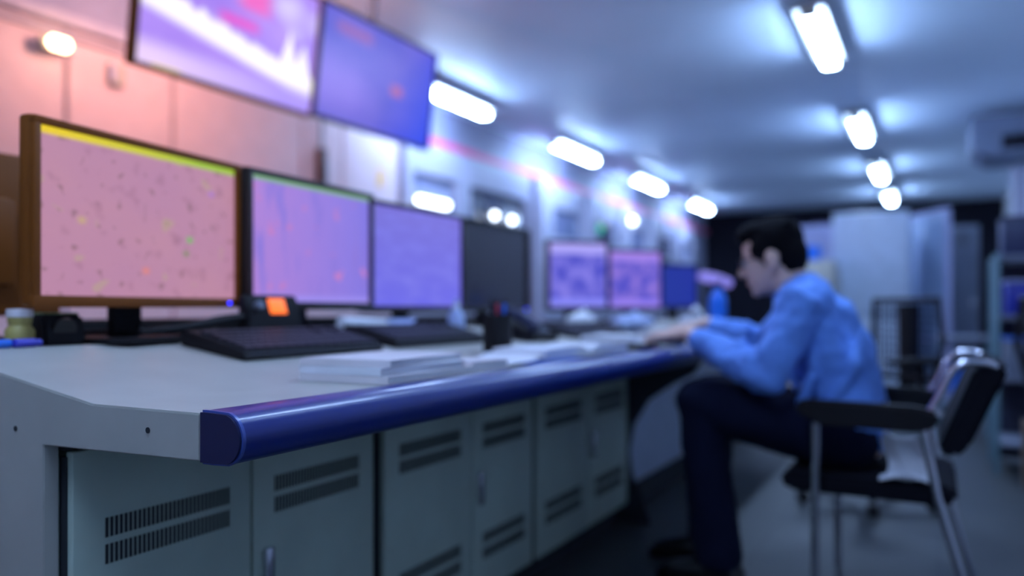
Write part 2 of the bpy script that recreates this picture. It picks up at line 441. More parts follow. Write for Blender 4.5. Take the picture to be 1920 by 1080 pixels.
# knee space of the second section: dark side gusset and pale modesty panel
t = thing('knee_gusset', 'dark curved gusset panel under the desk beside the man\'s knees', 'desk support', (-1.1, 3.24, 0))
pts = [(-.86, .70), (-.89, .65), (-.98, .60), (-1.083, .53), (-1.15, .42), (-1.172, .30), (-1.16, .20), (-1.12, .10), (-1.08, 0), (-1.6, 0), (-1.6, .70)]
MB().prism(pts, 'y', 3.235, 3.262, bev=.002).build('panel', mat('dark_gusset_paint', (.03, .035, .05), .5), t, world=True)
MB().tube([(p[0]+.002, 3.2485, p[1]) for p in pts[:9]], .008, seg=8).build('edge_strip', black_p, t, world=True)
t = thing('modesty_panel', 'pale blue-white panel at the back of the open knee space', 'panel', (-1.13, 4.5, 0))
MB().box((-1.24, 4.55, .40), (.02, 2.45, .58), bev=.004).build('panel', fridge_m, t, world=True)
MB().box((-1.24, 4.55, .055), (.04, 2.45, .11)).build('plinth', cab_dark, t, world=True)

# ------------------------------------------------------------------ screens
def scr_m1():
    s = NT('pink_plan_screen')
    n = s.noise(13, 8, 1); sp = s.noise(24, 14, 0, 3.1); col = s.mix(s.noise(2, 2), (0.44, 0.21, 0.38), (0.54, 0.26, 0.33))
    col = s.mix(s.math('MULTIPLY', s.step(n, .60, .78), .55), col, (0.30, 0.13, 0.20))
    col = s.mix(s.math('MULTIPLY', s.step(sp, .70, .78), .6), col, (0.24, 0.12, 0.14))
    col = s.mix(s.math('MULTIPLY', s.step(s.noise(9, 7, 0, 9.3), .72, .78), .5), col, (0.45, 0.36, 0.2))
    for u0, v0, c in ((.72, .42, (.12, .50, .06)), (.48, .18, (.75, .22, .16)), (.18, .47, (.55, .38, .18)), (.85, .78, (.40, .18, .62)), (.70, .32, (.2, .25, .1))):
        col = s.mix(s.box(u0-.014, u0+.014, v0-.02, v0+.02, .015), col, c)
    col = s.mix(s.box(-.1, 1.1, .955, 1.1, .012), col, s.mix(s.step(s.u, .05, .8), (.85, .62, .02), (.36, .55, .05)))
    return s.out(col, 1.0)
def scr_m2():
    s = NT('violet_chart_screen')
    col = s.mix(s.step(s.u, 0, 1), (.42, .22, .66), (.22, .18, .74))
    col = s.mix(s.step(s.noise(14, 2, 1, 2.2), .55, .7), col, (.26, .18, .68))
    col = s.mix(s.step(s.noise(9, 6, 1, 5.2), .66, .74), col, (.55, .2, .55))
    col = s.mix(s.box(-.1, 1.1, .965, 1.1, .01), col, (.22, .42, .25))
    col = s.mix(s.box(-.1, 1.1, -.1, .05, .03), col, (.34, .27, .85))
    return s.out(col, 1.0)
def scr_m3():
    s = NT('blue_violet_screen')
    col = s.mix(s.step(s.v, 0, 1), (.15, .14, .80), (.19, .16, .66))
    col = s.mix(s.step(s.noise(5, 9, 1, 1.2), .45, .8), col, (.21, .20, .82))
    return s.out(col, 1.0)
def scr_tv1():
    s = NT('purple_graph_screen')
    col = s.mix(s.noise(3, 2.5), (.24, .12, .70), (.50, .30, .85))
    col = s.mix(s.step(s.noise(2.6, 2.6, 1, 4.4), .55, .72), col, (.62, .52, .85))
    ln = s.math('ADD', s.math('MULTIPLY', s.u, -.30), .60)
    spike = s.math('MULTIPLY', s.math('MAXIMUM', s.math('SUBTRACT', 1.0, s.math('MULTIPLY', s.math('ABSOLUTE', s.math('SUBTRACT', s.u, .82)), 18.0)), 0.0), .30)
    spike2 = s.math('MULTIPLY', s.math('MAXIMUM', s.math('SUBTRACT', 1.0, s.math('MULTIPLY', s.math('ABSOLUTE', s.math('SUBTRACT', s.u, .92)), 20.0)), 0.0), .24)
    top = s.math('ADD', s.math('ADD', ln, spike), spike2)
    wob = s.math('MULTIPLY', s.math('SUBTRACT', s.noise(12, .01, 2, 7.0), .5), .18)
    top = s.math('ADD', top, wob)
    d = s.math('SUBTRACT', top, s.v)
    band = s.math('MULTIPLY', s.step(d, -.02, .03), s.step(s.math('SUBTRACT', s.v, s.math('SUBTRACT', ln, .17)), -.05, .02))
    col = s.mix(band, col, (.92, .86, .92))
    col = s.mix(s.box(.50, .68, .66, .86, .04), col, (.78, .12, .50))
    col = s.mix(s.box(.40, .62, .50, .58, .03), col, (.70, .08, .55))
    col = s.mix(s.box(-.1, 1.1, -.1, .16, .06), col, s.mix(s.step(s.u, .1, .8), (.75, .55, .85), (.38, .26, .86)))
    col = s.mix(s.box(.08, .22, -.1, .02, .02), col, (.9, .7, .1))
    return s.out(col, 1.15)
def scr_tv2():
    s = NT('blue_map_screen')
    col = s.mix(s.noise(3, 3, 2, 1.5), (.04, .04, .52), (.20, .15, .70))
    col = s.mix(s.step(s.math('ADD', s.u, s.math('MULTIPLY', s.v, -.35)), .42, .92), col, (.015, .04, .78))
    col = s.mix(s.box(-.1, .42, .1, .55, .15), col, (.25, .17, .76))
    col = s.mix(s.box(.60, .70, .42, .52, .02), col, (.45, .12, .35))
    col = s.mix(s.box(.12, .40, .80, .9, .04), col, (.30, .10, .42))
    return s.out(col, 1.0)
def scr_small(nm, tint):
    s = NT(nm)
    c0 = (.06, .06, .55); c1 = (.22, .19, .76) if not tint else (.27, .17, .68)
    col = s.mix(s.step(s.noise(5, 4, 2, 2.0+tint), .38, .65), c0, c1)
    col = s.mix(s.box(-.1, 1.1, .83, 1.1, .02), col, (.40, .36, .92) if not tint else (.36, .22, .80))
    col = s.mix(s.box(-.1, 1.1, -.1, .13, .02), col, (.24, .24, .92) if not tint else (.30, .21, .88))
    return s.out(col, 1.0)
off_m = mat('dark_screen_glass', (.022, .016, .026), .22, coat=.2, var=.1)
led_e = emis('blue_led', (.02, .03, 1.0), 6.0)

def monitor(label, loc, rz, w, h, sm, zscreen, group='screens along the desk', led=True, neck=True, bm_=None):
    bez = bm_ or dark_bezel
    """loc on desk under the stand; local +x faces the viewer"""
    t = thing('monitor', label, 'monitor', loc, rz, group)
    zc = zscreen-loc[2]
    bz = .014
    p = MB()
    # casing: shallow back bulge plus frame of four bars
    p.box((-.022, 0, zc), (.03, w+2*bz, h+2*bz+.008), bev=.008)
    p.box((-.05, 0, zc-.02), (.04, w*.62, h*.6), bev=.015)
    cs = p.build('casing', bez, t)
    f = MB()
    f.box((-.001, 0, zc+h/2+bz/2), (.016, w+2*bz, bz), bev=.002).box((-.001, 0, zc-h/2-bz/2-.003), (.016, w+2*bz, bz+.008), bev=.002)
    for s in (-1, 1): f.box((-.001, s*(w/2+bz/2), zc), (.016, bz, h+.002), bev=.002)
    f.build('bezel', bez, t)
    sc = uvplane('screen', w, h, sm, t, x=.0); sc.location = (-.004, 0, zc)
    if neck:
        MB().box((-.075, 0, (zc-.02)/2+.01), (.028, .075, zc-.02), bev=.008).build('stand_neck', black_p, t)
        MB().prism([(-.19, -.10), (-.17, -.13), (.02, -.13), (.05, -.10), (.05, .10), (.02, .13), (-.17, .13), (-.19, .10)], 'z', 0, .012, bev=.003).build('stand_foot', black_p, t)
    if led:
        MB().cyl((.006, w/2-.03, zc-h/2-bz/2-.003), (.010, w/2-.03, zc-h/2-bz/2-.003), .0035, seg=12).build('power_light', led_e, t)
    return t
def face_mon(label, pl, pr, zb, zt, sm, **k):
    """left and right screen edges (x,y) as seen by the viewer"""
    pl, pr = V((*pl, 0)), V((*pr, 0)); c = (pl+pr)/2; d = pr-pl
    rz = math.atan2(d.y, d.x)-PI/2
    return monitor(label, (c.x, c.y, ZB), rz, d.length, zt-zb, sm, (zb+zt)/2, **k)
face_mon('near left desk screen with a pink plan picture', (-1.454, .885), (-1.522, 1.412), .930, 1.246, scr_m1(), bm_=warm_tint_bezel)
face_mon('second desk screen with a violet picture, right of the pink one', (-1.503, 1.446), (-1.528, 1.945), .924, 1.243, scr_m2(), led=False)
face_mon('third desk screen with a blue-violet picture', (-1.575, 1.985), (-1.571, 2.545), .915, 1.24, scr_m3(), led=False)
face_mon('switched-off dark screen right of the blue-violet one', (-1.58, 2.575), (-1.585, 3.12), .915, 1.24, off_m)
face_mon('small blue screen beyond the dark one, left of the small pair', (-1.632, 3.44), (-1.43, 3.66), .918, 1.222, scr_small('small_blue_screen', 0), led=False)
face_mon('small lilac screen beyond the dark one, right of the small pair', (-1.586, 4.11), (-1.38, 4.36), .918, 1.222, scr_small('small_lilac_screen', 1), led=False)
face_mon('far dim blue screen on the desk left of the man\'s face', (-1.60, 5.08), (-1.43, 5.30), .925, 1.19, emis('deep_blue_screen', (.01, .03, .45), .7), led=False)
# black screen seen from its back, at the left edge
b = monitor('dark screen casing tinted brown by painted-in warm light, seen from its back at the left edge, behind the pink screen', (-1.90, .90, ZB), math.radians(178), .54, .33, off_m, 1.075, led=False, bm_=warm_tint_bezel)
# hanging televisions
def tv(label, y0, y1, sm, z, xx, bez):
    w = y1-y0-.04
    t = thing('television', label, 'television', (xx, (y0+y1)/2, z), 0, 'televisions hanging from the ceiling')
    t.rotation_euler = (0, math.radians(7), 0)
    h = .63
    MB().box((-.03, 0, 0), (.045, w+.03, h+.03), bev=.01).build('casing', bez, t)
    f = MB()
    for s in (-1, 1):
        f.box((0, 0, s*(h/2+.006)), (.02, w+.032, .018), bev=.003).box((0, s*(w/2+.006), 0), (.02, .018, h), bev=.003)
    f.build('bezel', bez, t)
    uvplane('screen', w, h, sm, t).location = (-.002, 0, 0)
    br = MB().box((-.075, 0, 0), (.05, .30, .30), bev=.008)
    br.tube([(-.09, 0, .05), (-.12, 0, .3), (-.12, 0, H-z-.003)], .022)
    br.build('ceiling_bracket', grey_m, t)
tv('hanging television with a purple graph picture, at top left', 2.285, 3.43, scr_tv1(), 2.305, -3.06, warm_tint_bezel)
tv('hanging television with a deep blue picture, right of the purple one', 3.44, 4.61, scr_tv2(), 2.325, -3.075, dark_bezel)

# ------------------------------------------------------------------ things on the desk
SA = math.atan(SL)
def on_slope(x): return (x, desk_z(x)+.0006)
kb_proto = None
def make_keyboard(label, x, y, rz):
    global kb_proto
    rot = (0, SA if x < XK else 0, rz)
    loc = (x, y, desk_z(x)+.001)
    if kb_proto is not None: return dup(kb_proto, loc, rot, label, 'keyboards on the desk')
    t = thing('keyboard', label, 'keyboard', loc, 0, 'keyboards on the desk', rot)
    MB().prism([(.095, 0), (.095, .010), (.088, .016), (-.085, .034), (-.095, .030), (-.095, 0)], 'y', -.235, .235, bev=.003).build('body', black_p, t)
    k = MB()
    sl = math.atan(.018/.173)
    def top(xx): return .016+(.088-xx)*.104
    for r in range(6):
        xx = .072-r*.0225-(.006 if r == 5 else 0)
        c = 0
        n = 21 if r else 14
        for i in range(n):
            yy = -.222+.444*(i+.5)/n
            if r in (4, 5) and i in (15, 18): continue
            wd = .444/n-.003
            k.box((xx, yy, top(xx)+.004), (.017, wd, .008), rot=(0, sl, 0))
    k.build('keys', key_m, t, smooth=False)
    MB().box((.089, 0, .0125), (.006, .44, .003)).build('front_lip', navy_p, t)
    kb_proto = t; return t
make_keyboard('black keyboard nearest the camera, below the violet screen', -1.340, 1.41, math.radians(1))
make_keyboard('dark keyboard below the blue-violet screen, right of the nearest one', -1.350, 1.955, math.radians(-1))
make_keyboard('dark keyboard in front of the small screens, left of the man\'s hands', -1.27, 3.03, math.radians(-10))

# booklets in a stack
def booklet(label, x, y, z, w, d, h, rz, cov, group='booklets stacked on the near desk'):
    t = thing('booklet', label, 'booklet', (x, y, z), rz, group)
    MB().box((0, 0, h/2), (w-.006, d-.006, h-.004), bev=.001, seg=1).build('pages', paper, t)
    c = MB().box((0, 0, h-.001), (w, d, .002)).box((0, 0, .001), (w, d, .002)).box((0, -d/2+.001, h/2), (w, .003, h))
    c.build('cover', cov, t)
    return t
booklet('pale booklet at the bottom of the near stack', -.965, 1.305, Z0+.001, .20, .325, .014, math.radians(2), cream)
booklet('white booklet in the middle of the near stack', -.970, 1.285, Z0+.0155, .195, .275, .014, math.radians(-1), paper)
booklet('pinkish white booklet on top of the near stack', -.980, 1.30, Z0+.030, .20, .29, .013, math.radians(5), cream)
booklet('small pale pad right of the near booklet stack', -.915, 1.535, Z0+.001, .10, .13, .022, math.radians(-8), cream)
# loose sheets and open book
def sheet(name, label, cat, x, y, rz, w, d, curl, m, z=None, group=None):
    t0 = thing(name, label, cat, (x, y, (desk_z(x) if z is None else z)+.0015), 0, group, (0, SA if x < XK and z is None else 0, rz))
    def f(u, v): return V(((u-.5)*w, (v-.5)*d, .002+curl*max(0, (v-.55)/.45)**2))
    MB().grid(f, 4, 16, .0012).build('sheet', m, t0)
    return t0
def open_book(label, x, y, rz, w, d, h):
    t = thing('open_book', label, 'book', (x, y, Z0+.0055), rz)
    for s in (-1, 1):
        rings = []
        for i in range(9):
            u = i/8; zz = h*(1-(1-min(1, u*3))**2*0.75)*(1-.25*u)
            rings.append([V((-w/2, s*u*d/2, 0)), V((w/2, s*u*d/2, 0)), V((w/2, s*u*d/2, zz+.002)), V((-w/2, s*u*d/2, zz+.002))])
        MB().loft(rings).build('page_block', paper, t)
    return t
open_book('open white book near the blue desk edge, right of the black pen cup', -.950, 2.10, math.radians(-7), .17, .46, .030)
sheet('paper_sheet', 'loose white sheet on the flat desk between booklets and pen cup', 'paper', -.975, 1.745, math.radians(6), .17, .26, .012, paper, z=Z0+.003)
sheet('blue_folder', 'thin blue folder under the open book by the desk edge', 'folder', -.90, 1.86, math.radians(-4), .10, .30, 0, mat('blue_folder_card', (.05, .12, .45), .5), group=None)
sheet('paper_sheet', 'white sheet propped behind the second keyboard under the blue-violet screen', 'paper', -1.535, 1.985, 0, .13, .25, .035, paper_b, z=ZB+.0005)
booklet('white notebook on the black tray in front of the man\'s hands', -1.0, 2.66, Z0+.0225, .19, .24, .022, math.radians(6), paper, None)
t = thing('document_tray', 'flat black tray under the white notebook by the man\'s hands', 'tray', (-.985, 2.66, Z0+.001), math.radians(6))
MB().box((0, 0, .003), (.23, .28, .006), bev=.002).build('base', black_p, t)
rm = MB()
for s in (-1, 1): rm.box((s*.112, 0, .0135), (.006, .28, .015), bev=.002).box((0, s*.137, .0135), (.218, .006, .015), bev=.002)
rm.build('rim', black_p, t)
MB().box((.116, .02, .012), (.003, .05, .010)).build('label_tab', red_p, t)
MB().box((0, 0, .0135), (.20, .25, .015)).build('paper_filler', paper, t)
# pen cup
t = thing('pen_cup', 'black pen cup standing beside the second keyboard', 'pen cup', (-1.10, 1.975, desk_z(-1.06)+.006))
MB().lathe([(.038, 0), (.041, .004), (.042, .110), (.044, .115), (.040, .115), (.038, .10), (.036, .008), (.001, .006)]).build('cup', black_p, t)
for i, (a, r, m_) in enumerate([(.3, .018, blue_m), (2.2, .02, black_p), (4.1, .016, black_p), (5.2, .02, red_p)]):
    dx, dy = math.cos(a)*r, math.sin(a)*r
    p = thing('pen', ['bright blue pen in the black pen cup', 'black pen in the cup, leaning to the left', 'black pen in the cup, leaning to the right', 'red pen in the black pen cup'][i], 'pen', (-1.10+dx*.4, 1.975+dy*.4, desk_z(-1.06)+.016), 0, 'pens in the cup')
    MB().cyl((0, 0, 0), (dx*.8, dy*.8, .135), .0045, seg=12).build('barrel', m_, p)
    MB().cyl((dx*.8, dy*.8, .135), (dx*.86, dy*.86, .148), .0035, seg=12).build('cap', black_p, p)
# white marker lying behind keyboard one, paper roll
def lying(name, label, cat, p0, p1, r, m, m2=None, cap='end_cap'):
    p0, p1 = V(p0), V(p1)
    t = thing(name, label, cat, p0)
    MB().cyl((0, 0, 0), p1-p0, r, bev=r*.3).build('tube', m, t)
    d = (p1-p0).normalized()
    MB().cyl((p1-p0)-d*.002, (p1-p0)+d*.012, r*.8, bev=r*.2).build(cap, m2 or m, t)
    return t
lying('paper_roll', 'white rolled paper lying below the violet screen', 'paper roll', (-1.488, 1.76, ZB+.0325), (-1.488, 1.96, ZB+.0215), .019, paper)
# black desk radio with orange display
t = thing('desk_radio', 'black desk radio with a lit orange display below the violet screen', 'radio', (-1.468, 1.475, ZB+.001), math.radians(-4))
MB().prism([(.02, 0), (.02, .05), (.0, .103), (-.018, .106), (-.018, 0)], 'y', -.085, .085, bev=.004).build('body', black_p, t)
MB().box((.0105, .012, .0775), (.004, .052, .040), rot=(0, -.36, 0), bev=.0015).build('display', emis('orange_display', (1.0, .17, .01), 1.6), t)
MB().tube([(.0, -.085, .05), (.005, -.16, .042), (.01, -.26, .026), (.012, -.36, .021)], [.012, .014, .010, .006], smooth=2).build('antenna_cable', black_p, t)
MB().cyl((.008, -.05, .076), (.024, -.05, .082), .011, seg=20).build('knob', grey_m, t)
# desk speaker and small things under pink screen
t = thing('desk_speaker', 'black desk speaker standing under the left side of the pink screen', 'speaker', (-1.54, .975, ZB+.001), math.radians(-6))
MB().prism([(.035, 0), (.02, .060), (-.05, .060), (-.05, 0)], 'y', -.04, .04, bev=.006).build('body', black_p, t)
MB().cyl((.024, 0, .032), (.031, 0, .030), .022, seg=24).build('cone', dark_bezel, t)
MB().box((-.012, 0, .0615), (.05, .065, .003)).build('note', mat('green_note', (.22, .32, .16), .8), t)
t = thing('tape_dispenser', 'small yellowish jar at the left edge below the pink screen', 'jar', (-1.53, .895, ZB+.001))
MB().lathe([(.022, 0), (.025, .004), (.025, .03), (.018, .04), (.020, .043), (.021, .055), (.001, .058)]).build('jar', yellow_m, t)
MB().lathe([(.022, .055), (.023, .06), (.022, .07), (.001, .071)]).build('lid', cream, t)
for i, (y, m_) in enumerate([(.835, blue_m), (.88, mat('violet_blue_plastic', (.05, .05, .5), .4))]):
    lying('marker', ['light blue marker lying at the far left of the desk', 'dark blue marker lying beside the yellowish jar'][i], 'marker', (-1.475, y-.03, ZB+.009), (-1.482, y+.015, ZB+.009), .008, m_, m_, 'cap')
sheet('paper_sheet', 'white sheet lying on the rear shelf behind the neck of the pink screen', 'paper', -1.765, 1.24, 0, .11, .30, .02, paper, z=ZB)
t = thing('cable_bundle', 'dark cables looping over the rear shelf below the pink screen', 'cable', (-1.5, 1.1, ZB))
MB().tube([(-.15, -.02, .02), (-.02, .03, .021), (.0, .12, .02), (-.05, .2, .021), (-.02, .3, .012), (-.1, .36, .0065)], .006, smooth=2).build('cable', black_p, t)
MB().tube([(-.17, .08, .032), (-.05, .05, .031), (-.01, .15, .030), (-.03, .26, .022)], .004, smooth=2).build('cable', dark_bezel, t)
t = thing('cable_duct', 'long black cable duct along the rear shelf behind the screen stands', 'cable duct', (-1.86, 2.15, ZB+.001))
MB().box((0, 0, .02), (.05, 2.15, .04), bev=.004).build('duct', black_p, t)
MB().box((0, 0, .042), (.056, 2.15, .006), bev=.002).build('lid', dark_bezel, t)
# white cone bottle
t = thing('glue_bottle', 'white cone-tipped bottle left of the pen cup', 'bottle', (-1.44, 2.30, desk_z(-1.44)+.004), 0)
MB().lathe([(.024, 0), (.028, .005), (.028, .045), (.020, .065), (.010, .075), (.008, .105), (.001, .108)]).build('bottle', paper_b, t)
MB().lathe([(.011, .074), (.012, .08), (.009, .092), (.004, .094)]).build('collar', paper, t)
# telephone
t = thing('telephone', 'black desk telephone with handset beyond the pen cup', 'telephone', (-1.30, 2.52, desk_z(-1.30)+.001), 0, None, (0, SA, math.radians(-6)))
MB().prism([(.10, 0), (.10, .02), (-.08, .065), (-.10, .06), (-.10, 0)], 'y', -.085, .085, bev=.006).build('base', black_p, t)
MB().tube([(.085, -.055, .045), (.06, -.055, .062), (-.05, -.055, .09), (-.085, -.055, .08)], [.024, .017, .017, .024], smooth=1).build('handset', navy_p, t)
kk = MB()
for r in range(4):
    for c in range(3): kk.box((.06-r*.028, .0+c*.026, .034+r*.007), (.017, .018, .008), rot=(0, .24, 0), bev=.002)
kk.build('keypad', grey_m, t)
MB().tube([(.09, -.06, .02), (.11, -.1, .004), (.06, -.14, .004), (-.04, -.12, .004), (-.1, -.06, .006)], .004, smooth=2).build('cord', black_p, t)
# mouse, blue-white crumpled packets, tissue box
def bag(label, x, y, z, r, m, seed, cat='plastic bag'):
    rnd = random.Random(seed)
    t = thing('plastic_bag', label, cat, (x, y, z))
    mb = MB(); mb.ell((0, 0, r[2]*.97), r, seg=28, rings=18)
    for v in mb.bm.verts:
        k = 1+.12*math.sin(9*v.co.x/r[0]*.7+rnd.random()*.3+seed)+.10*math.sin(7*v.co.y/r[1]+seed*2)+.05*math.sin(15*v.co.z/r[2])
        v.co.x *= k; v.co.y *= k; v.co.z = max(.0005, v.co.z*(.9+.1*k))
    mb.build('bag', m, t)
    MB().tube([(0, 0, r[2]*1.8), (.008, .006, r[2]*2.0), (.02, .0, r[2]*2.15)], [.02, .008, .014], smooth=1).build('knot', m, t)
bag('white plastic bag under the left of the two small screens', -1.40, 3.27, desk_z(-1.40), (.05, .12, .035), paper, 1)
bag('bluish white plastic bag under the right of the two small screens', -1.28, 3.60, desk_z(-1.28), (.08, .17, .04), paper_b, 2)
t = thing('tissue_box', 'white and pink tissue box behind the man\'s far hand', 'tissue box', (-.93, 3.44, Z0+.001), math.radians(12))
MB().box((0, 0, .05), (.12, .23, .10), bev=.004).build('box', paper, t)
MB().box((.0612, .0, .045), (.0012, .09, .04)).build('pink_print', pink_m, t)
mb = MB().grid(lambda u, v: V(((u-.5)*.07, (v-.5)*.10, .10+.05*math.sin(PI*u)*(.7+.3*math.sin(7*v)))), 8, 10, .001); mb.build('tissue', paper, t)
t = thing('water_bottle', 'bright blue bottle on the desk left of the man\'s chest', 'bottle', (-.93, 3.83, Z0+.001))
MB().lathe([(.038, 0), (.042, .006), (.042, .17), (.036, .20), (.02, .22), (.02, .24), (.001, .24)]).build('bottle', blue_m, t)
MB().lathe([(.022, .236), (.023, .24), (.023, .262), (.001, .264)]).build('cap', blue_cap, t)
t = thing('computer_mouse', 'dark computer mouse under the man\'s far hand', 'computer mouse', (-.905, 2.985, Z0+.001))
mb = MB().ell((0, 0, .0), (.058, .033, .040), seg=24, rings=16)
for v in mb.bm.verts: v.co.z = max(0, v.co.z)
mb.build('shell', navy_p, t)
MB().cyl((-.03, -.004, .029), (-.03, .004, .029), .009, seg=16).build('wheel', grey_m, t)
t = thing('desk_lamp', 'bluish desk lamp arm beside the far blue screen', 'lamp', (-1.32, 5.32, desk_z(-1.32)))
MB().cyl((0, 0, 0), (0, 0, .02), .07, bev=.005).build('base', navy_p, t)
MB().tube([(0, 0, .02), (.0, 0, .22), (.05, .02, .30)], .01, smooth=1).build('arm', navy_p, t)
MB().tube([(-.06, -.09, .315), (.0, .0, .30), (.08, .11, .27)], [.03, .036, .03], smooth=1).build('lamp_head', emis('lilac_lamp_glow', (.25, .22, .85), 1.0), t)

# ------------------------------------------------------------------ person
P = thing('person', 'seated man in a light blue shirt and dark trousers leaning over the desk', 'person', (-.3, 2.75, 0))
def voxel(o, size, smooth=4, fac=.5):
    r = o.modifiers.new('remesh', 'REMESH'); r.mode = 'VOXEL'; r.voxel_size = size; r.use_smooth_shade = True
    s = o.modifiers.new('smooth', 'SMOOTH'); s.iterations = smooth; s.factor = fac
HC = V((-.490, 2.75, 1.075)); TI = math.radians(14)
HM = Matrix(((-math.cos(TI), 0, -math.sin(TI)), (0, -1, 0), (-math.sin(TI), 0, math.cos(TI))))  # columns: forward, side, up
def hp(f, s, u): return HC+HM @ V((f, s, u))
def hell(mb, c, r): mb.ell(hp(*c), r, rot=HM, seg=24, rings=16)
def hand(mb, wrist, fwd, up, thumb_side, L=.185, curl=1.0):
    f = V(fwd).normalized(); u = V(up); u = (u-f*u.dot(f)).normalized(); s = f.cross(u)*thumb_side
    w = V(wrist)
    mb.limb([(w-f*.02, .027, .020), (w+f*.02, .031, .019), (w+f*.055, .040, .017), (w+f*.088, .041, .014)], side=s)
    lens = [.076, .085, .079, .062]; offs = [.029, .010, -.010, -.028]
    for k in range(4):
        b = w+f*(.088-abs(k-1.3)*.004)+s*offs[k]
        sp = s*(offs[k]*.25)
        l = lens[k]
        p1 = b+(f*.97+u*.12*curl).normalized()*l*.45+sp*.4
        p2 = p1+(f*.85-u*.5*curl).normalized()*l*.33+sp*.3
        p3 = p2+(f*.55-u*.85*curl).normalized()*l*.25
        mb.limb([(b, .0095, .0095), (p1, .0090, .0085), (p2, .0080, .0075), (p3, .0068, .0062)], side=s, seg=12)
    a = w+f*.025+s*.026-u*.004
    b1 = a+(f*.65+s*.75-u*.15).normalized()*.042; b2 = b1+(f*.93+s*.25-u*.2).normalized()*.032; b3 = b2+(f*.98-s*.1-u*.15).normalized()*.024
    mb.limb([(a-f*.012-s*.008, .014, .013), (a, .0145, .013), (b1, .0115, .0105), (b2, .0095, .009), (b3, .0075, .007)], side=u, seg=12)

Wn, En, Sn = V((-.750, 2.65, .824)), V((-.450, 2.50, .705)), V((-.375, 2.565, .925))
Wf, Ef, Sf = V((-.775, 2.975, .850)), V((-.560, 3.02, .770)), V((-.40, 2.925, .935))
bm_ = MB()
# head
hell(bm_, (-.012, 0, .035), (.096, .076, .088))
hell(bm_, (.030, 0, -.030), (.062, .062, .088))
hell(bm_, (.040, 0, -.085), (.045, .044, .030))
hell(bm_, (.072, 0, -.098), (.016, .020, .016))
hell(bm_, (.070, 0, .020), (.020, .055, .016))
bm_.limb([(hp(.084, 0, .012), .009, .010), (hp(.098, 0, -.010), .011, .012), (hp(.106, 0, -.028), .015, .012)], side=(0, 1, 0), seg=14)
hell(bm_, (.088, .012, -.032), (.010, .008, .007)); hell(bm_, (.088, -.012, -.032), (.010, .008, .007))
hell(bm_, (.086, 0, -.060), (.010, .022, .006)); hell(bm_, (.084, 0, -.070), (.010, .020, .007))
hell(bm_, (.055, .040, -.015), (.025, .018, .022)); hell(bm_, (.055, -.040, -.015), (.025, .018, .022))
for s in (-1, 1):
    hell(bm_, (-.012, s*.078, -.012), (.022, .011, .033))
    hell(bm_, (-.006, s*.080, -.036), (.012, .009, .014))
# neck, torso, limbs
bm_.limb([(hp(-.020, 0, -.05), .056, .060), (V((-.425, 2.747, .985)), .056, .058), (V((-.375, 2.745, .93)), .075, .065)])
bm_.limb([(V((-.25, 2.75, .50)), .155, .105), (V((-.265, 2.75, .66)), .140, .095), (V((-.31, 2.747, .80)), .155, .105), (V((-.365, 2.745, .905)), .13, .08)])
for S, E, W in ((Sn, En, Wn), (Sf, Ef, Wf)):
    bm_.limb([(S, .048, .048), ((S+E)/2, .043, .043), (E, .036, .037), (E*.6+W*.4, .036, .036), (W, .027, .022)])
hand(bm_, Wn, (-.97, .16, -.09), (0.05, -.15, 1), 1)
hand(bm_, Wf, (-.97, .02, -.20), (0.08, .1, 1), -1)
Hn, Kn, An = V((-.25, 2.655, .50)), V((-.695, 2.615, .605)), V((-.640, 2.62, .13))
Hf, Kf, Af = V((-.25, 2.845, .50)), V((-.720, 2.875, .600)), V((-.730, 2.865, .12))
for Hh, K, A in ((Hn, Kn, An), (Hf, Kf, Af)):
    bm_.limb([(Hh, .082, .078), ((Hh+K)/2, .070, .070), (K, .050, .052), (K*.65+A*.35, .050, .055), (A, .035, .036)])
body = bm_.build('body', skin, P, world=True); voxel(body, .0042, 3)
# eyes, lips
for s in (-1, 1):
    e = MB().ell(hp(.078, s*.031, .002), (.010, .013, .010), rot=HM).build('eye', mat('eye_white', (.6, .6, .62), .3), P, world=True)
    MB().ell(hp(.0845, s*.031, .001), (.005, .006, .006), rot=HM).build('iris', black_p, e, world=True)
    MB().limb([(hp(.088, s*.014, .022), .004, .003), (hp(.089, s*.032, .027), .005, .004), (hp(.074, s*.052, .022), .004, .003)], seg=8).build('eyebrow', hair_m, P, world=True)
MB().ell(hp(.0875, 0, -.0605), (.009, .020, .0045), rot=HM).ell(hp(.0865, 0, -.069), (.009, .018, .005), rot=HM).build('lips', lip, P, world=True)
# hair
h = MB()
hell(h, (-.024, 0, .052), (.094, .083, .082))
hell(h, (-.062, 0, .000), (.056, .074, .075))
hell(h, (.034, 0, .096), (.060, .066, .036))
hell(h, (.062, .01, .084), (.030, .052, .022))
for s in (-1, 1):
    hell(h, (.004, s*.066, .030), (.050, .016, .040)); hell(h, (.012, s*.071, -.004), (.012, .008, .024))
hell(h, (-.052, 0, -.050), (.034, .058, .035))
rr = random.Random(3)
for i in range(40):
    a = rr.uniform(-1.2, 1.2); f0 = rr.uniform(-.1, .06)
    c = (f0, .072*math.sin(a), .052+.078*math.cos(a)*(1-.3*abs(f0)/.1))
    h.limb([(hp(*c), .010, .009), (hp(c[0]+.02, c[1]*1.08, c[2]+.004), .007, .006)], seg=8)
ho = h.build('hair', hair_m, P, world=True); voxel(ho, .006, 2)
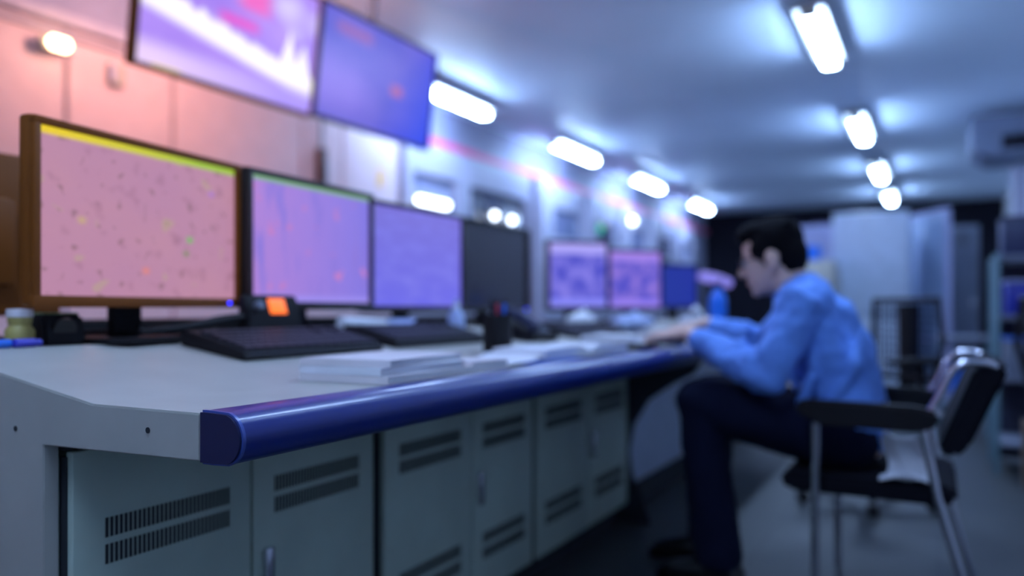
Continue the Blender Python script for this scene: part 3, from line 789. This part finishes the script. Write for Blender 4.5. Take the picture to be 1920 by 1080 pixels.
# glasses
g = MB()
for s in (-1, 1):
    ring = [hp(.099-.004*abs(math.cos(2*PI*k/20)), s*.033+.024*math.cos(2*PI*k/20), .002+.017*math.sin(2*PI*k/20)) for k in range(21)]
    g.tube(ring, .0018, seg=6)
    g.tube([hp(.094, s*.057, .008), hp(.05, s*.072, .008), hp(-.010, s*.083, .010), hp(-.025, s*.083, -.004)], .0019, seg=6)
g.tube([hp(.099, -.010, .006), hp(.103, 0, .009), hp(.099, .010, .006)], .0018, seg=6)
go = g.build('glasses', black_p, P, world=True)
lens_m = mat('blue_lens', (.02, .05, .5), .1, coat=.5)
for s in (-1, 1): MB().ell(hp(.097, s*.033, .002), (.0015, .023, .016), rot=HM).build('lens', lens_m, go, world=True)
# shirt
sh = MB()
sh.limb([(V((-.25, 2.75, .535)), .180, .120), (V((-.265, 2.75, .64)), .172, .118), (V((-.30, 2.75, .77)), .185, .125), (V((-.345, 2.745, .875)), .182, .112), (V((-.385, 2.745, .945)), .120, .080)])
for S, E, W, sy in ((Sn, En, Wn, -1), (Sf, Ef, Wf, 1)):
    sh.limb([(S+V((.02, -sy*.05, .0)), .075, .072), (S, .074, .072), ((S+E)/2, .066, .066), (E, .060, .060)])
    sh.limb([(E, .060, .062), (E*.7+W*.3+V((0, 0, -.01)), .060, .062), (E*.35+W*.65, .050, .052), (E*.26+W*.74, .044, .042), (E*.22+W*.78, .043, .040)])
rr = random.Random(11)
for i in range(16):   # fabric folds
    k = rr.random()
    for S, E, W, sy in ((Sn, En, Wn, -1), (Sf, Ef, Wf, 1)):
        a = E.lerp(W, rr.uniform(0, .42)); dirv = (W-E).normalized(); o = dirv.orthogonal().normalized(); o.rotate(Matrix.Rotation(rr.uniform(0, 6.28), 3, dirv))
        q = dirv.cross(o)
        sh.limb([(a+o*.050-q*.03, .010, .010), (a+o*.058, .014, .012), (a+o*.046+q*.035+dirv*.015, .009, .009)], seg=8)
for (a, b, c, r) in (((-.30, 2.57, .62), (-.22, 2.575, .72), (-.20, 2.60, .84), .022),
                     ((-.38, 2.60, .60), (-.34, 2.57, .70), (-.33, 2.58, .82), .018), 
                     ((-.40, 2.64, .66), (-.43, 2.70, .74), (-.45, 2.72, .84), .02)):
    sh.limb([(V(a), r*.7, r*.7), (V(b), r, r), (V(c), r*.7, r*.7)], seg=10)
so = sh.build('shirt', shirt_m, P, world=True); voxel(so, .008, 5)
tx = bpy.data.textures.new('cloth_folds', 'CLOUDS'); tx.noise_scale = .075
d = so.modifiers.new('folds', 'DISPLACE'); d.texture = tx; d.strength = .030; d.mid_level = .5
# collar, cuffs, badge patch
col = MB()
ax = (HM @ V((-.25, 0, 1))).normalized()
cc = V((-.415, 2.747, .972)); ux = V((-.9, 0, -.35)).normalized(); uy = V((0, 1, 0))
rings = []
for kk_ in range(24):
    a = 2*PI*kk_/24; dirr = ux*math.cos(a)*.074+uy*math.sin(a)*.070
    rings.append((cc+dirr+ux.cross(uy)*(.0), a))
zup = V((-.35, 0, .9)).normalized()
def rg(off, k): return [cc+(r[0]-cc)*k+zup*off for r in rings]
col.loft([rg(-.045, 1.22), rg(-.010, 1.06), rg(.010, .95), rg(.012, .91), rg(.0, .90), rg(-.045, .95)], cap=False)
col.build('collar', shirt_m, P, world=True)
for E, W in ((En, Wn), (Ef, Wf)):
    c0 = E*.26+W*.74; c1 = E*.14+W*.86
    MB().limb([(c0, .046, .043), (c0.lerp(c1, .55), .045, .042)], seg=18).build('cuff', shirt_m, P, world=True)
# trousers, belt
tr = MB()
tr.limb([(V((-.245, 2.75, .475)), .17, .09), (V((-.245, 2.75, .57)), .165, .115)])
for Hh, K, A in ((Hn, Kn, An), (Hf, Kf, Af)):
    tr.limb([(Hh, .100, .095), ((Hh*.5+K*.5), .098, .098), (K*.88+Hh*.12, .086, .090), (K, .076, .078)])
    tr.limb([(K, .070, .070), (K*.7+A*.3, .072, .076), (K*.3+A*.7, .070, .078), (A+V((.005, 0, .0)), .066, .078), (A+V((.005, 0, -.03)), .066, .080)])
to = tr.build('trousers', navy_cloth, P, world=True); voxel(to, .009, 4)
d = to.modifiers.new('folds', 'DISPLACE'); d.texture = tx; d.strength = .012; d.mid_level = .5
def shoe(A, ang, label):
    f = V((-math.cos(ang), math.sin(ang), 0)); c = V((A.x, A.y, 0))
    m = MB()
    m.limb([(c-f*.055+V((0, 0, .052)), .034, .036), (c+V((0, 0, .058)), .040, .042), (c+f*.08+V((0, 0, .048)), .046, .034), (c+f*.15+V((0, 0, .040)), .045, .026), (c+f*.175+V((0, 0, .036)), .036, .020)], side=(0, 1, 0))
    m.limb([(c+V((0, 0, .075)), .042, .045), (c+V((0, 0, .11)), .040, .042)])
    o = m.build('shoe', shoe_m, P, world=True); voxel(o, .006, 3)
    sl = []
    for k in range(20):
        a = 2*PI*k/20; sl.append(c+f*(.058+.155*math.cos(a))+f.cross(V((0, 0, 1)))*(.044+.006*math.cos(a))*math.sin(a))
    s_ = MB().loft([[V((p.x, p.y, .001)) for p in sl], [V((p.x, p.y, .022)) for p in sl]]).build('sole', black_p, o, world=True)
shoe(V((-.635, 2.62, 0)), math.radians(5), 'near'); shoe(V((-.735, 2.865, 0)), math.radians(-4), 'far')
# breast pocket button
MB().ell((-.40, 2.60, .875), (.012, .008, .012)).build('button', paper, P, world=True)

# ------------------------------------------------------------------ the man's chair
t = thing('visitor_chair', 'black visitor chair with chrome legs and armrests under the seated man', 'chair', (-.15, 2.75, 0))
MB().prism([(-.42, .385), (-.40, .365), (.00, .36), (.045, .375), (.05, .40), (.03, .418), (-.40, .418), (-.425, .405)], 'y', 2.50, 3.00, bev=.012).build('seat', fabric_b, t, world=True)
MB().prism([(-.005, .515), (.04, .500), (.075, .535), (.165, .745), (.155, .765), (.105, .765), (.085, .745)], 'y', 2.475, 3.025, bev=.012).build('backrest', fabric_b, t, world=True)
for y in (2.455, 3.045):
    MB().tube([(-.315, y, .0), (-.315, y, .575), (-.30, y, .595)], .012).build('leg', chrome, t, world=True)
    MB().tube([(.105, y, .0), (-.005, y, .40), (-.035, y, .56), (-.04, y, .595)], .012).build('leg', chrome, t, world=True)
    MB().prism([(-.365, .608), (-.37, .632), (-.34, .645), (-.05, .640), (.0, .625), (.0, .59), (-.05, .570), (-.30, .572)], 'y', y-.027, y+.027, bev=.008).build('armrest', black_p, t, world=True)
    s = 1 if y < 2.7 else -1
    MB().tube([(-.035, y, .60), (.0, y, .665), (.03, y, .735), (.06, y, .765), (.12, y+s*.01, .762), (.14, y+s*.04, .745)], .011, smooth=1).build('back_tube', chrome, t, world=True)
    MB().cyl((-.035, y-s*.018, .605), (-.035, y+s*.01, .605), .013).cyl((.0, y-s*.018, .625), (.0, y+s*.01, .625), .013).build('bolt', chrome, t, world=True)
MB().tube([(-.315, 2.455, .375), (-.315, 3.045, .375)], .011).tube([(-.0, 2.455, .375), (-.0, 3.045, .375)], .011).build('seat_rail', chrome, t, world=True)
t = thing('white_cloth', 'crumpled white cloth on the rear of the man\'s seat', 'cloth', (-.08, 2.505, .418))
mb = MB().grid(lambda u, v: V((-.055+.11*u+.01*math.sin(6*v), .012*math.sin(9*u+2*v)+.02-.05*max(0, v-.5), .004+.135*v-.03*math.sin(PI*u)*v*0.5)), 14, 14, .004)
mb.build('fold', paper, t)
mb = MB().grid(lambda u, v: V((-.07+.14*u, -.015+.07*v, .006+.022*math.sin(PI*u)*(.6+.4*math.sin(5*v)))), 14, 10, .004); mb.build('hem', paper, t)

# ------------------------------------------------------------------ mesh office chairs
def office_chair(label, loc, rz, group):
    t = thing('office_chair', label, 'office chair', loc, rz, group)
    MB().prism([(-.24, -.20), (-.20, -.24), (.20, -.24), (.24, -.20), (.24, .20), (.20, .24), (-.20, .24), (-.24, .20)], 'z', .44, .51, bev=.02).build('seat', fabric_b, t)
    fr = [(.22, -.19, .58), (.26, -.21, .75), (.25, -.19, .95), (.25, .19, .95), (.26, .21, .75), (.22, .19, .58), (.22, -.19, .58)]
    MB().tube(fr, .014).build('back_frame', black_p, t)
    mb = MB()
    for i in range(13): mb.box((.247, -.165+.0275*i, .765), (.004, .005, .34))
    for j in range(10): mb.box((.250, 0, .61+.035*j), (.003, .35, .004))
    mb.build('mesh_back', navy_cloth, t, smooth=False)
    MB().tube([(.10, 0, .45), (.24, 0, .44), (.275, 0, .55), (.272, 0, .93)], [.024, .03, .045, .05], smooth=2).build('back_post', black_p, t)
    MB().cyl((0, 0, .12), (0, 0, .44), .028).build('gas_lift', chrome, t)
    for s in (-1, 1):
        MB().tube([(.05, s*.22, .46), (.05, s*.29, .50), (.04, s*.29, .66)], .016, smooth=1).build('arm_support', black_p, t)
        MB().box((.0, s*.29, .675), (.24, .07, .03), bev=.01).build('armrest', black_p, t)
    for k in range(5):
        a = 2*PI*k/5+.3; c, s = math.cos(a), math.sin(a)
        l = MB().tube([(0, 0, .12), (.16*c, .16*s, .11), (.29*c, .29*s, .075)], [.03, .022, .016]).build('base_leg', black_p, t)
        MB().cyl((.29*c-.02*s, .29*s+.02*c, .028), (.29*c+.02*s, .29*s-.02*c, .028), .027).build('caster', black_p, l)
    return t
oc = office_chair('black mesh office chair behind the man, in front of the fridge', (-.31, 4.10, 0), math.radians(48), None)
dup(oc, (.62, 4.02, 0), (0, 0, math.radians(200)), 'dark office chair at the right edge of the room')

# ------------------------------------------------------------------ far right furniture
t = thing('fridge', 'tall pale blue-white fridge behind the man', 'fridge', (-.55, 8.3, 0))
MB().box((0, .0, .93), (.64, .60, 1.74), bev=.03, seg=3).build('body', fridge_m, t)
MB().box((0, -.325, 1.32), (.64, .05, .94), bev=.02, seg=3).build('door', fridge_m, t)
MB().box((0, -.325, .45), (.64, .05, .76), bev=.02, seg=3).build('door', fridge_m, t)
for z in (1.10, .62): MB().box((-.27, -.362, z), (.03, .03, .28), bev=.01).build('handle', grey_m, t)
for sx in (-1, 1):
    for sy in (-1, 1): MB().cyl((sx*.26, sy*.24, 0), (sx*.26, sy*.24, .07), .025).build('foot', black_p, t)
t = thing('tall_cabinet', 'lavender tall cabinet left of the fridge, half behind the man\'s shoulder', 'cabinet', (-1.06, 9.1, 0))
MB().box((0, 0, .93), (.56, .5, 1.70), bev=.012).build('body', lav_m, t)
MB().box((0, 0, .04), (.52, .46, .08)).build('plinth', cab_dark, t)
for s in (-1, 1):
    dd = MB().box((s*.139, -.256, .93), (.272, .02, 1.66), bev=.006).build('door', lav_m, t)
    MB().box((s*.03, -.272, .95), (.015, .02, .12), bev=.004).build('handle', chrome, dd)
t = thing('storage_box', 'blue plastic box on a white box near the man\'s back, left of the fridge', 'box', (-1.03, 7.6, 1.33))
MB().box((0, 0, .07), (.20, .3, .14), bev=.012).build('tub', blue_m, t)
MB().box((0, 0, .148), (.215, .315, .016), bev=.006).build('lid', lav_m, t)
t = thing('filing_cabinet', 'white filing cabinet under the blue box, behind the man\'s shoulder', 'filing cabinet', (-1.03, 7.6, 0))
MB().box((0, 0, .665), (.46, .5, 1.33), bev=.01).build('body', white_metal, t)
for k in range(4):
    dr = MB().box((0, -.258, .19+.32*k), (.43, .02, .29), bev=.006).build('drawer', white_metal, t)
    MB().box((0, -.275, .25+.32*k), (.12, .018, .02), bev=.004).build('handle', chrome, dr)
# partition screen
ang = math.atan2(8.14-8.705, .05+.253)
t = thing('partition_screen', 'blue-grey partition panel standing angled right of the fridge', 'partition', (-.075, 8.47, 0), ang)
MB().box((0, 0, .93), (.62, .035, 1.74), bev=.006).build('panel', panel_m, t)
fr = MB()
for s in (-1, 1): fr.box((s*.315, 0, .905), (.03, .05, 1.80), bev=.006)
fr.box((0, 0, 1.805), (.66, .05, .03), bev=.006).box((0, 0, .06), (.6, .05, .03)).box((0, 0, .62), (.6, .042, .025))
fr.build('frame', lav_m, t)
for s in (-1, 1): MB().box((s*.26, 0, .012), (.05, .36, .024), bev=.006).build('foot', grey_m, t)
t = thing('locker', 'narrow grey locker between the partition panel and the dark wall', 'locker', (.20, 9.2, 0))
MB().box((0, 0, .90), (.30, .4, 1.66), bev=.008).build('body', grey_m, t)
MB().box((0, 0, .035), (.27, .36, .07)).build('plinth', cab_dark, t)
dl = MB().box((0, -.207, .90), (.27, .016, 1.6), bev=.004).build('door', grey_m, t)
MB().box((.09, -.22, .95), (.02, .014, .10), bev=.004).build('handle', chrome, dl)
mb = MB()
for k in range(5): mb.box((0, -.2155, 1.55+.03*k), (.14, .002, .010))
mb.build('vent', slot_m, dl, smooth=False)
# hanging air conditioner at the right
t = thing('air_conditioner', 'grey-white air conditioner hung under the ceiling at the right edge', 'air conditioner', (.66, 9.55, H))
MB().prism([(-.37, -.10), (.35, -.10), (.35, -.50), (-.20, -.50), (-.37, -.40)], 'y', -.35, .6, bev=.015).build('body', mat('ac_plastic', (.20, .24, .34), .5), t)
MB().box((.10, -.352, -.38), (.42, .012, .14), bev=.004).build('outlet', black_p, t)
mb = MB()
for k in range(4): mb.box((.10, -.361, -.33-.033*k), (.40, .012, .006), rot=(.5, 0, 0))
mb.build('louvre', navy_p, t, smooth=False)
for s in (-.25, .25): MB().cyl((s, .1, -.11), (s, .1, -.003), .012, seg=10).build('hanger', grey_m, t)
# shelf rack right
t = thing('shelf_rack', 'grey-blue metal shelf rack at the right edge', 'shelf', (.62, 5.35, 0))
sx = .34
for a in (-1, 1):
    for b_ in (-1, 1): MB().box((a*sx, b_*.22, .605), (.03, .03, 1.21), bev=.003).build('post', teal_m if a < 0 else grey_m, t)
for z in (.16, .52, .86, 1.19): MB().box((0, 0, z), (2*sx, .44, .025), bev=.004).build('shelf_board', grey_m, t)
MB().box((0, .225, .6), (2*sx-.02, .008, 1.15)).build('back_panel', mat('navy_panel', (.02, .025, .055), .6), t)
def crate(label, loc, d, m, mlid):
    c = thing('storage_crate', label, 'crate', loc, 0, 'crates on the rack')
    MB().box((0, 0, d[2]/2), d, bev=.008).build('tub', m, c)
    MB().box((0, 0, d[2]+.008), (d[0]+.012, d[1]+.012, .014), bev=.004).build('lid', mlid, c)
    MB().box((0, -d[1]/2-.006, d[2]*.65), (d[0]*.4, .012, .02), bev=.004).build('grip', mlid, c)
crate('dark navy crate on the top board of the rack at the right edge', (.56, 5.33, 1.203), (.5, .34, .20), mat('navy_crate', (.02, .03, .09), .5), navy_p)
crate('royal blue crate on the upper middle board of the rack', (.50, 5.33, .873), (.34, .34, .18), mat('royal_blue_crate', (.01, .02, .30), .5), lav_m)
crate('grey crate with bluish lid on the lower middle board of the rack', (.45, 5.33, .533), (.24, .34, .2), grey_m, blue_m)
crate('small red crate beside the grey crate on the rack', (.72, 5.30, .533), (.16, .28, .2), red_p, red_p)
t = thing('loudspeaker', 'brown wooden loudspeaker cabinet on the floor at the right edge', 'loudspeaker', (.52, 4.78, 0))
MB().box((0, 0, .17), (.28, .26, .34), bev=.006).build('cabinet', wood, t)
MB().box((0, -.132, .17), (.24, .008, .30), bev=.002).build('baffle', black_p, t)
MB().lathe([(.001, 0), (.05, .004), (.085, .018), (.092, .02), (.092, .0), (.001, -.001)]).build('woofer', dark_bezel, t)
o = t.children[-1]; o.rotation_euler = (PI/2, 0, 0); o.location = (0, -.136, .14)
t = thing('side_table', 'small grey side table left of the rack', 'side table', (.16, 6.55, 0))
MB().box((0, 0, .70), (.36, .4, .03), bev=.006).build('table_top', grey_m, t)
for a in (-1, 1):
    for b_ in (-1, 1): MB().cyl((a*.15, b_*.17, 0), (a*.15, b_*.17, .69), .014, seg=12).build('leg', teal_m, t)
MB().box((0, 0, .25), (.32, .36, .02), bev=.004).build('lower_shelf', grey_m, t)
t = thing('waste_bin', 'blue bin on the lower shelf of the grey side table', 'bin', (.18, 6.5, .262))
MB().lathe([(.09, 0), (.10, .005), (.12, .26), (.126, .265), (.118, .265), (.09, .02), (.001, .015)]).build('bin', blue_m, t)
MB().lathe([(.128, .255), (.130, .262), (.128, .272), (.118, .274)]).build('rim', navy_p, t)
# box high on the dark back wall
t = thing('wall_box', 'small dim violet box high on the dark back wall above the man\'s head', 'wall box', (-1.8, YB-.08, 2.45))
MB().box((0, 0, 0), (.9, .14, .34), bev=.02).build('housing', mat('violet_grey', (.06, .05, .12), .5), t)
MB().box((.35, -.074, .0), (.12, .01, .26)).build('panel', lav_m, t)

# ------------------------------------------------------------------ camera, world, colour
cam = bpy.data.cameras.new('camera'); co = bpy.data.objects.new('camera', cam); C.objects.link(co)
cam.sensor_width = 36; cam.lens = 1500/1920*36; cam.shift_y = 40/1920
co.location = (0, 0, .905); co.rotation_euler = (PI/2, 0, math.atan2(800, 1500))
cam.clip_start = .05
cam.dof.use_dof = True; cam.dof.focus_distance = 1.06; cam.dof.aperture_fstop = 1.35
bpy.context.scene.camera = co
wd = bpy.data.worlds.new('world'); bpy.context.scene.world = wd; wd.use_nodes = True
wd.node_tree.nodes['Background'].inputs[0].default_value = (.1, .15, .35, 1)
wd.node_tree.nodes['Background'].inputs[1].default_value = .1
vs = bpy.context.scene.view_settings
vs.view_transform = 'Standard'; vs.look = 'None'; vs.exposure = 0.0; vs.gamma = 1.0; vs.use_curve_mapping = False
